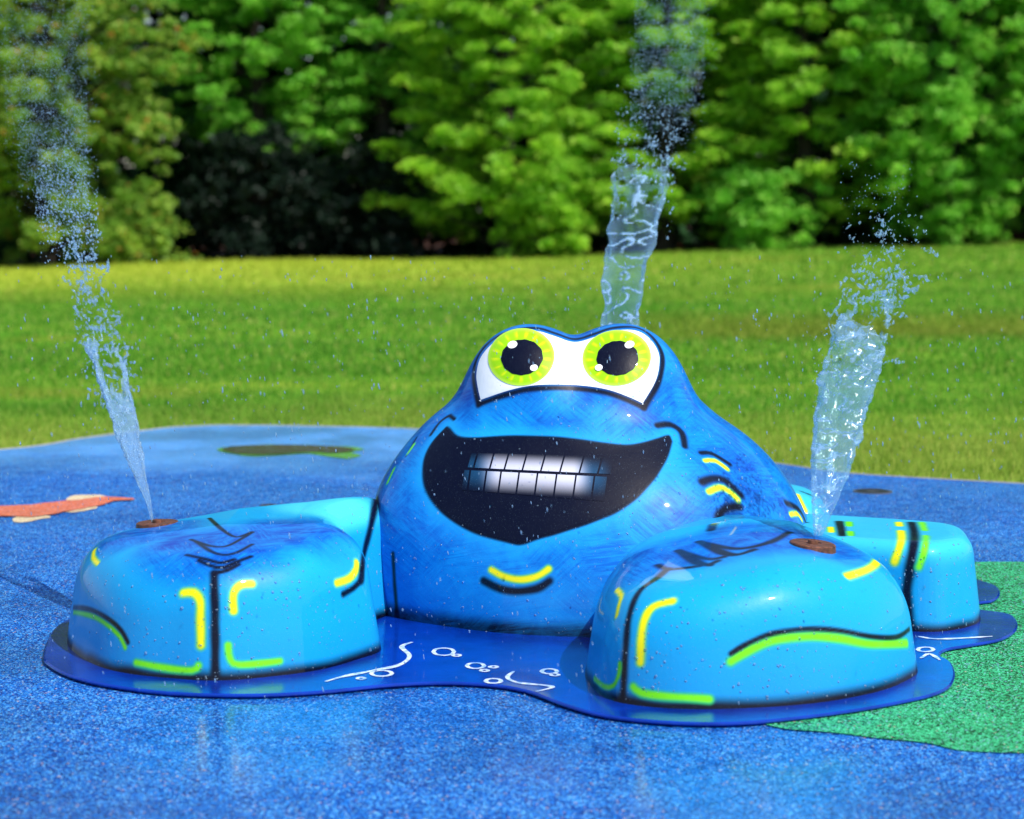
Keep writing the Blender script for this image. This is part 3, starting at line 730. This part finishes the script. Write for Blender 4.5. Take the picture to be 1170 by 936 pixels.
def tree(name, label, x, y, h, rad, style, mat, base=.3, dens=1.0, cat='tree', group=None, leafsize=.075, nb=None, seed=0):
    global rng
    keep = rng; rng = np.random.default_rng(1000+seed)
    z0 = float(lawn_z(np.array([x]), np.array([y]))[0]); r_ = empty(name, (x, y, z0)); tag(r_, label, cat, group)
    LV = []; TV = []; TF = []; off = 0
    def addc(p0, p1, a, b, seg=6):
        nonlocal off
        v, f = cone(p0, p1, a, b, seg); TV.append(v); TF.append(f+off); off += len(v)
    lean = rng.normal(0, .15, 2)
    top = np.array([lean[0], lean[1], h*.95]); r0 = .022*h+.04
    pts = [np.array([lean[0]*k, lean[1]*k, h*.95*k])+np.r_[rng.normal(0, .04, 2), 0]*(k > 0) for k in np.linspace(0, 1, 6)]
    for k in range(5): addc(pts[k]-np.array([0, 0, .1 if k == 0 else 0]), pts[k+1], r0*(1-k*.18), r0*(1-(k+1)*.18), 9)
    nb = nb or int(70*dens)
    for b in range(nb):
        t = ((b+rng.random())/nb); t = t**.9
        az = b*2.4+rng.normal(0, .35)
        if style == 'pine':
            zz = base+(h-base)*t; L = rad*(1-t)**.62*(.65+.5*rng.random())+.25
            rise = L*.16
            tip = np.array([math.cos(az)*L, math.sin(az)*L, zz+rise]); root_ = np.array([lean[0]*zz/h, lean[1]*zz/h, zz-.1*L])
            addc(root_, tip, .035, .008, 4)
            for q in range(9):
                k = .30+.72*((q+rng.random())/9); lat = rng.normal(0, .26*L*(1.15-k)+.05)
                c = root_+(tip-root_)*k+np.array([-math.sin(az)*lat, math.cos(az)*lat, rng.normal(0, .07)-.06*abs(lat)])
                rr = (.20+.22*rng.random())*(.75+.16*L)
                LV.append(leaves(int(78*dens), c, (rr*1.25, rr*.8, rr*.36), leafsize, (math.cos(az), math.sin(az)), .25, .8))
        else:
            zz = base+(h-base)*t; prof = math.sin(math.pi*(.12+.8*t))**.6; L = rad*prof*(.55+.55*rng.random())
            tip = np.array([math.cos(az)*L, math.sin(az)*L, zz+.1*L]); root_ = np.array([0, 0, max(.2, zz-.5*L)])
            addc(root_, tip, .04, .01, 4)
            for q in range(9):
                k = .45+.6*((q+rng.random())/9); c = root_+(tip-root_)*k+rng.normal(0, .30, 3)*(1, 1, .75)
                rr = .16+.26*rng.random()**1.5
                LV.append(leaves(int(72*dens), c, (rr*1.2, rr*1.0, rr*.6), leafsize, (math.cos(az), math.sin(az)), .3, .5))
    v = np.concatenate(LV); mesh_obj('crown', v, np.arange(len(v)).reshape(-1, 4), mat, r_, smooth=False)
    mesh_obj('trunk', np.concatenate(TV), np.concatenate(TF), M_BARK, r_)
    rng = keep
T = tree
T('broadleaf_tree', 'olive green tree with a few rusty leaves, behind the spray of the left jet', -10.9, 49.6, 8.5, 3.5, 'leaf', L_OLIVE, .8, 1.3, seed=1, nb=105)
T('broadleaf_tree', 'olive green tree cut off by the left edge of the photo', -16.5, 50.5, 9, 3.6, 'leaf', L_OLIVE, .5, 1.0, seed=2)
T('pine_tree', 'bright green tree with high boughs overhanging a dark hollow, left of centre', -6.4, 53.4, 10.5, 3.4, 'pine', L_GREEN, 2.7, 1.15, seed=3, nb=74)
T('pine_tree', 'shaded dark tree set back beside the dark hollow', -3.3, 53.8, 10.5, 2.4, 'pine', L_GREEN, 2.0, .8, seed=4)
T('pine_tree', 'big layered lime green pine reaching the ground behind the sculpture head', -.1, 50.6, 9.5, 3.7, 'pine', L_PINE, .35, 1.3, seed=5, nb=96)
T('pine_tree', 'layered pine behind the middle water jet', 3.7, 51.4, 10.5, 3.4, 'pine', L_PINE, .35, 1.2, seed=6, nb=78)
T('pine_tree', 'pine with dark gaps between its boughs, right of the middle jet', 7.0, 50.3, 10, 2.8, 'pine', L_PINE, .5, 1.15, seed=7)
T('broadleaf_tree', 'bright green bushy tree above the right water jet', 10.3, 49.6, 8.5, 3.0, 'leaf', L_GREEN, .3, 1.4, seed=8, nb=125)
T('broadleaf_tree', 'bright green bushy tree at the right edge of the photo', 14.2, 50.4, 9, 3.2, 'leaf', L_GREEN, .3, 1.3, seed=9, nb=110)
T('shrub', 'low light green shrub at the foot of the big pine behind the head', .9, 48.9, 1.5, 1.0, 'leaf', L_PINE, .2, .8, 'shrub', seed=11, nb=16)
T('shrub', 'low green shrub at the foot of the pines between middle and right jets', 5.6, 48.8, 1.7, 1.1, 'leaf', L_GREEN, .2, .8, 'shrub', seed=12, nb=16)
T('shrub', 'low shrub with rusty twigs under the olive tree left of the dark hollow', -8.9, 48.9, 1.6, 1.0, 'leaf', L_OLIVE, .2, .7, 'shrub', seed=13, nb=14)
L_HOLLOW = leaf_mat('hollow_shade_leaves', [(0, lin(8, 24, 20)), (1, lin(20, 46, 32))], .1)  # leaf colour darkened to stand in for the hollow's deep shade
T('shrub', 'dark shaded shrub in the hollow under the overhanging green boughs', -6.3, 51.6, 2.9, 1.7, 'leaf', L_HOLLOW, .1, 1.0, 'shrub', seed=21, nb=40)
T('shrub', 'dark shaded shrub between the hollow and the big lime green pine', -3.6, 51.9, 2.6, 1.6, 'leaf', L_HOLLOW, .1, 1.0, 'shrub', seed=22, nb=36)
# the wood behind, one dark mass
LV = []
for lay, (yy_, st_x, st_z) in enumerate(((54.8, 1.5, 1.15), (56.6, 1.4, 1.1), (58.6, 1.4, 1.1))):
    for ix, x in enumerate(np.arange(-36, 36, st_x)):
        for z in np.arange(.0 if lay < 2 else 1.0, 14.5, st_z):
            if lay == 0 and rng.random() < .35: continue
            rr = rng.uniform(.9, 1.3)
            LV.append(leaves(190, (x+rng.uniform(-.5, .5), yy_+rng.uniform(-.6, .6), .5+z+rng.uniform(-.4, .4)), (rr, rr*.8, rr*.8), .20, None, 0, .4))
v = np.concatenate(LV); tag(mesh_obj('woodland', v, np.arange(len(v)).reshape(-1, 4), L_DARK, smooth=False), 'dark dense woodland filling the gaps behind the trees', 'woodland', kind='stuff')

# ------------------------------------------------------------------ water
mw = Mat('spray_water'); mw.set('Base_Color', (.82, .93, 1)); mw.set('Roughness', .04); mw.set('IOR', 1.33); mw.set('Transmission_Weight', 1.0)
tn = mw.n('BsdfTranslucent', {0: (.55, .74, .92)}); df = mw.n('BsdfDiffuse', {0: (.48, .68, .86)})
ad = mw.n('MixShader', {0: .5, 1: tn.outputs[0], 2: df.outputs[0]})
aer = mw.n('Attribute', attribute_name='aer').outputs['Fac']
# thin film: fresnel sheen over a clear sheet
tp = mw.n('BsdfTransparent', {0: (.90, .97, 1)}); gl = mw.n('BsdfGlossy', {0: (.9, .96, 1), 'Roughness': .06})
fr = mw.n('LayerWeight', {'Blend': .5}); nbw = mw.bump(mw.noise(45, 3, .6, mw.obj()), .22, .01, None)
mw.t.links.new(nbw, fr.inputs['Normal']); mw.t.links.new(nbw, gl.inputs['Normal'])
film = mw.n('MixShader', {0: mw.math('ADD', mw.math('MULTIPLY', mw.math('POWER', fr.outputs['Facing'], 7.0), .8), .010), 1: tp.outputs[0], 2: gl.outputs[0]})
clr = mw.n('Attribute', attribute_name='clear').outputs['Fac']
gf = mw.n('MixShader', {0: clr, 1: mw.b.outputs[0], 2: film.outputs[0]})
mx2 = mw.n('MixShader', {0: aer, 1: gf.outputs[0], 2: ad.outputs[0]})
mw.t.links.new(mx2.outputs[0], mw.out.inputs[0]); M_WAT = mw.m
ICO = None
def drops(P, s, dirv, elong, aer=.25, clear=0.):
    global ICO
    if ICO is None:
        b = bmesh.new(); bmesh.ops.create_icosphere(b, subdivisions=1, radius=1)
        b.verts.ensure_lookup_table(); ICO = (np.array([v.co[:] for v in b.verts]), np.array([[v.index for v in f.verts] for f in b.faces])); b.free()
    V0, F0 = ICO; n = len(P); m = len(V0)
    D = dirv/np.linalg.norm(dirv, axis=1)[:, None]; A = np.cross(D, rng.normal(size=(n, 3))); A /= np.linalg.norm(A, axis=1)[:, None]; B = np.cross(D, A)
    wob = 1+.25*rng.normal(size=(n, m, 1))
    V = P[:, None]+wob*s[:, None, None]*(V0[None, :, :1]*A[:, None]+V0[None, :, 1:2]*B[:, None]+V0[None, :, 2:3]*D[:, None]*elong[:, None, None])
    Fc = F0[None]+(np.arange(n)*m)[:, None, None]
    V = V.reshape(-1, 3)
    return V, Fc.reshape(-1, 3), np.full(len(V), aer), np.full(len(V), clear)
def jet(label, base, edges, depth, aer0, aer1, brk, spray, seed, rag=1.0, tear=-.55):
    """edges: (py, xl, xr) from the nozzle up; depth(py)->distance; brk: py above which the film tears"""
    r_ = empty('water_jet', tuple(base)); tag(r_, label, 'water jet', 'water jets spraying from the sculpture')
    e = catmull([(py, xl, xr) for py, xl, xr in edges], 1.6)
    nu = 64; nv = len(e); V = np.zeros((nv, nu, 3)); AE = np.zeros((nv, nu)); CL = np.zeros((nv, nu)); keepf = np.ones((nv, nu), bool)
    for j, (py, xl, xr) in enumerate(e):
        Y = depth(py); c = atdepth((xl+xr)/2, py, Y); hw = (xr-xl)/2/F*Y
        for i in range(nu):
            a = 2*math.pi*i/nu
            s = Vector((math.cos(a)*2.2+seed, math.sin(a)*2.2, py*.045)); s2 = Vector((math.cos(a)*5+seed, math.sin(a)*5, py*.13))
            nz = mnoise.noise(s)*.22+mnoise.noise(s2)*.10*rag
            grow = min(1, (edges[0][0]-py)/80)
            rr = 1+nz*(.4+1.0*grow)
            V[j, i] = c+np.array([math.cos(a)*hw*rr, math.sin(a)*hw*.55*rr, (.016*rag)*mnoise.noise(s2*1.7)*grow])
            hol = mnoise.noise(Vector((math.cos(a)*1.6+seed*3, math.sin(a)*1.6, py*.028)))+.6*mnoise.noise(Vector((math.cos(a)*4, math.sin(a)*4+seed, py*.10)))
            hgt = (brk-py)/95.0
            keepf[j, i] = hol > tear+.95*max(0, hgt) if py < brk else True
            rip = abs(mnoise.noise(Vector((math.cos(a)*1.0, seed, py*.075))))
            edge = abs(math.cos(a))**4
            CL[j, i] = (.97 if rag < 1 else .90) if rip > .05 else .7
            AE[j, i] = np.clip(aer0*(.5+.5*grow)+aer1*(1 if rip < .032 else .0)+.08*max(0, hgt)+.09*edge, 0, .6)
    N = np.zeros_like(V); cen = V.mean(1, keepdims=True); N = cen-V; N /= np.maximum(np.linalg.norm(N, axis=2, keepdims=True), 1e-9)
    V2 = V+N*.0025
    idx = np.arange(nv*nu).reshape(nv, nu); tot = nv*nu
    fs = []
    for j in range(nv-1):
        for i in range(nu):
            k = (i+1) % nu
            if keepf[j, i] and keepf[j, k] and keepf[j+1, i] and keepf[j+1, k]:
                q = (idx[j, i], idx[j, k], idx[j+1, k], idx[j+1, i]); fs.append(q); fs.append(tuple(x+tot for x in q[::-1]))
                for (jj, ii, a_, b_) in ((j, i-1, idx[j, i], idx[j+1, i]), (j, k, idx[j, k], idx[j+1, k])): pass
    VV = np.concatenate([V.reshape(-1, 3), V2.reshape(-1, 3)])
    mesh_obj('water_film', VV-np.array(base), np.array(fs), M_WAT, r_, aer=np.tile(AE.ravel(), 2), clear=np.tile(CL.ravel(), 2))
    D = [[], [], [], []]; off = 0
    loc = np.random.default_rng(seed)
    for (py, xl, xr, spread, cnt, smin_, smax_, ae) in spray:
        u = loc.random(cnt); pyy = py+loc.normal(0, spread, cnt)
        # drops hang in torn strings
        ns = max(2, cnt//22); m_ = int(cnt*(.72 if smax_ > .004 else .35))
        sid = np.sort(loc.integers(0, ns, m_)); h0 = np.c_[loc.random(ns), loc.normal(0, spread, ns)]; ang = loc.normal(.15, .7, ns); cur = loc.normal(0, .6, ns)
        q = loc.random(m_)*loc.uniform(8, 26, ns)[sid]
        aa = ang[sid]+cur[sid]*q/20
        u[:m_] = h0[sid, 0]+q*np.cos(aa)/(xr-xl)+loc.normal(0, .018, m_); pyy[:m_] = py+h0[sid, 1]+q*np.sin(aa)+loc.normal(0, .9, m_)
        u = np.clip(u, -.25, 1.2)
        P = np.array([atdepth(xl+(xr-xl)*uu, yy, depth(yy)+dd) for uu, yy, dd in zip(u, pyy, loc.normal(0, .05, cnt))])
        s = (smin_+(smax_-smin_)*loc.random(cnt)**2.5)
        dv = np.tile(atdepth((xl+xr)/2, py-60, depth(py))-np.array(base), (cnt, 1))+loc.normal(0, .5, (cnt, 3))
        v, f, a_, c_ = drops(P, s, dv, 1+1.6*loc.random(cnt), ae+.04 if smax_ > .004 else .55, .85)
        D[0].append(v); D[1].append(f+off); D[2].append(a_); D[3].append(c_); off += len(v)
    o = mesh_obj('spray', np.concatenate(D[0])-np.array(base), np.concatenate(D[1]), M_WAT, r_, aer=np.concatenate(D[2]), clear=np.concatenate(D[3]))
    o['kind'] = 'stuff'
L0 = NOZ['L']; R0 = NOZ['R']
jet('slanting water jet shooting up left from the left claw', L0, [(596, 173, 176), (570, 165, 172), (540, 151, 166), (510, 139, 162), (480, 128, 157), (450, 118, 149), (420, 107, 144), (395, 99, 138), (360, 96, 124), (330, 88, 114), (300, 80, 104)],
    lambda py: L0[1]+max(0, 598-py)*.004, .17, .25, 462,
    [(455, 108, 150, 22, 160, .001, .005, .15), (410, 90, 143, 26, 420, .001, .006, .2), (365, 84, 128, 22, 420, .001, .006, .2), (325, 78, 116, 18, 300, .001, .006, .2), (320, 70, 100, 3, 60, .001, .005, .2), (290, 72, 108, 16, 320, .001, .006, .25), (255, 45, 112, 22, 700, .0008, .004, .3), (215, 40, 100, 26, 2400, .0005, .0026, .3), (160, 20, 100, 34, 4200, .0004, .0016, .3), (95, 5, 100, 40, 4600, .0004, .0014, .3), (30, -5, 100, 34, 3200, .0004, .0014, .3)], 11)
jet('fanning water jet shooting up right from the right claw', R0, [(612, 930, 940), (590, 928, 950), (560, 928, 962), (530, 928, 972), (500, 929, 982), (470, 932, 990), (440, 936, 999), (410, 942, 1007), (380, 948, 1014), (350, 953, 1022), (330, 958, 1030)],
    lambda py: R0[1]+max(0, 620-py)*.0018, .09, .34, 425,
    [(440, 928, 960, 30, 120, .001, .004, .15), (400, 940, 1012, 22, 200, .001, .005, .15), (365, 945, 1022, 22, 320, .001, .005, .2), (335, 958, 1035, 12, 420, .001, .006, .2), (312, 972, 1045, 14, 260, .001, .006, .2), (285, 955, 1058, 12, 110, .001, .005, .2), (258, 970, 1060, 9, 130, .001, .005, .2), (225, 960, 1050, 20, 160, .0006, .002, .25)], 23, .45, -.45)
B0 = np.array([.42, 8.45, .62])
jet('clear water jet rising from the back of the sculpture behind its eyes', B0, [(470, 699, 712), (420, 692, 722), (372, 690, 728), (340, 690, 733), (300, 692, 740), (270, 695, 748), (240, 697, 756), (210, 699, 763), (190, 700, 766)],
    lambda py: 8.5+max(0, 420-py)*.006, .015, .40, 262,
    [(230, 697, 712, 24, 80, .001, .005, .3), (230, 745, 768, 24, 80, .001, .005, .3), (190, 698, 772, 16, 300, .001, .006, .3), (150, 702, 775, 22, 700, .0008, .0045, .3), (100, 720, 795, 26, 3800, .0004, .0018, .3), (50, 725, 805, 26, 4200, .0004, .0016, .3), (10, 725, 800, 22, 2600, .0004, .0016, .3)], 37, .35, -.5)

# falling drops around the sculpture
n = 2600
P = np.c_[rng.uniform(-1.8, 1.9, n), rng.uniform(5.9, 8.6, n), rng.random(n)*1.3+.03]
k = union(P) > .02; P = P[k]; n = len(P)
v, f, a_, c_ = drops(P, .0008+.0014*rng.random(n)**2, np.tile([.12, 0, -1.], (n, 1))+rng.normal(0, .08, (n, 3)), 2+3*rng.random(n), .45, 0)
tag(mesh_obj('falling_droplets', v, f, M_WAT, aer=a_, clear=c_), 'fine water droplets falling around the blue sculpture', 'water droplets', kind='stuff')
# beads standing on the paint
n = 6000
px = np.c_[rng.uniform(70, 1125, n), rng.uniform(370, 800, n)]
P, ok = trace(px, union); P = P[ok]; N = grad(P, union)
vd = (CAM-P); vd /= np.linalg.norm(vd, axis=1)[:, None]; k = ((vd*N).sum(1) > .3); P, N = P[k], N[k]; n = len(P)
bodyd = body_sdf(P) < .005; k = (rng.random(n) < np.where(bodyd, .45, 1)); P, N = P[k], N[k]; n = len(P)
v, f, a_, c_ = drops(P, (.0012+.0045*rng.random(n)**4), N, np.full(n, .45), .34, 0)
tag(mesh_obj('water_beads', v, f, M_WAT, aer=a_, clear=c_), 'small water beads standing on the glossy painted claws and body', 'water beads', kind='stuff')
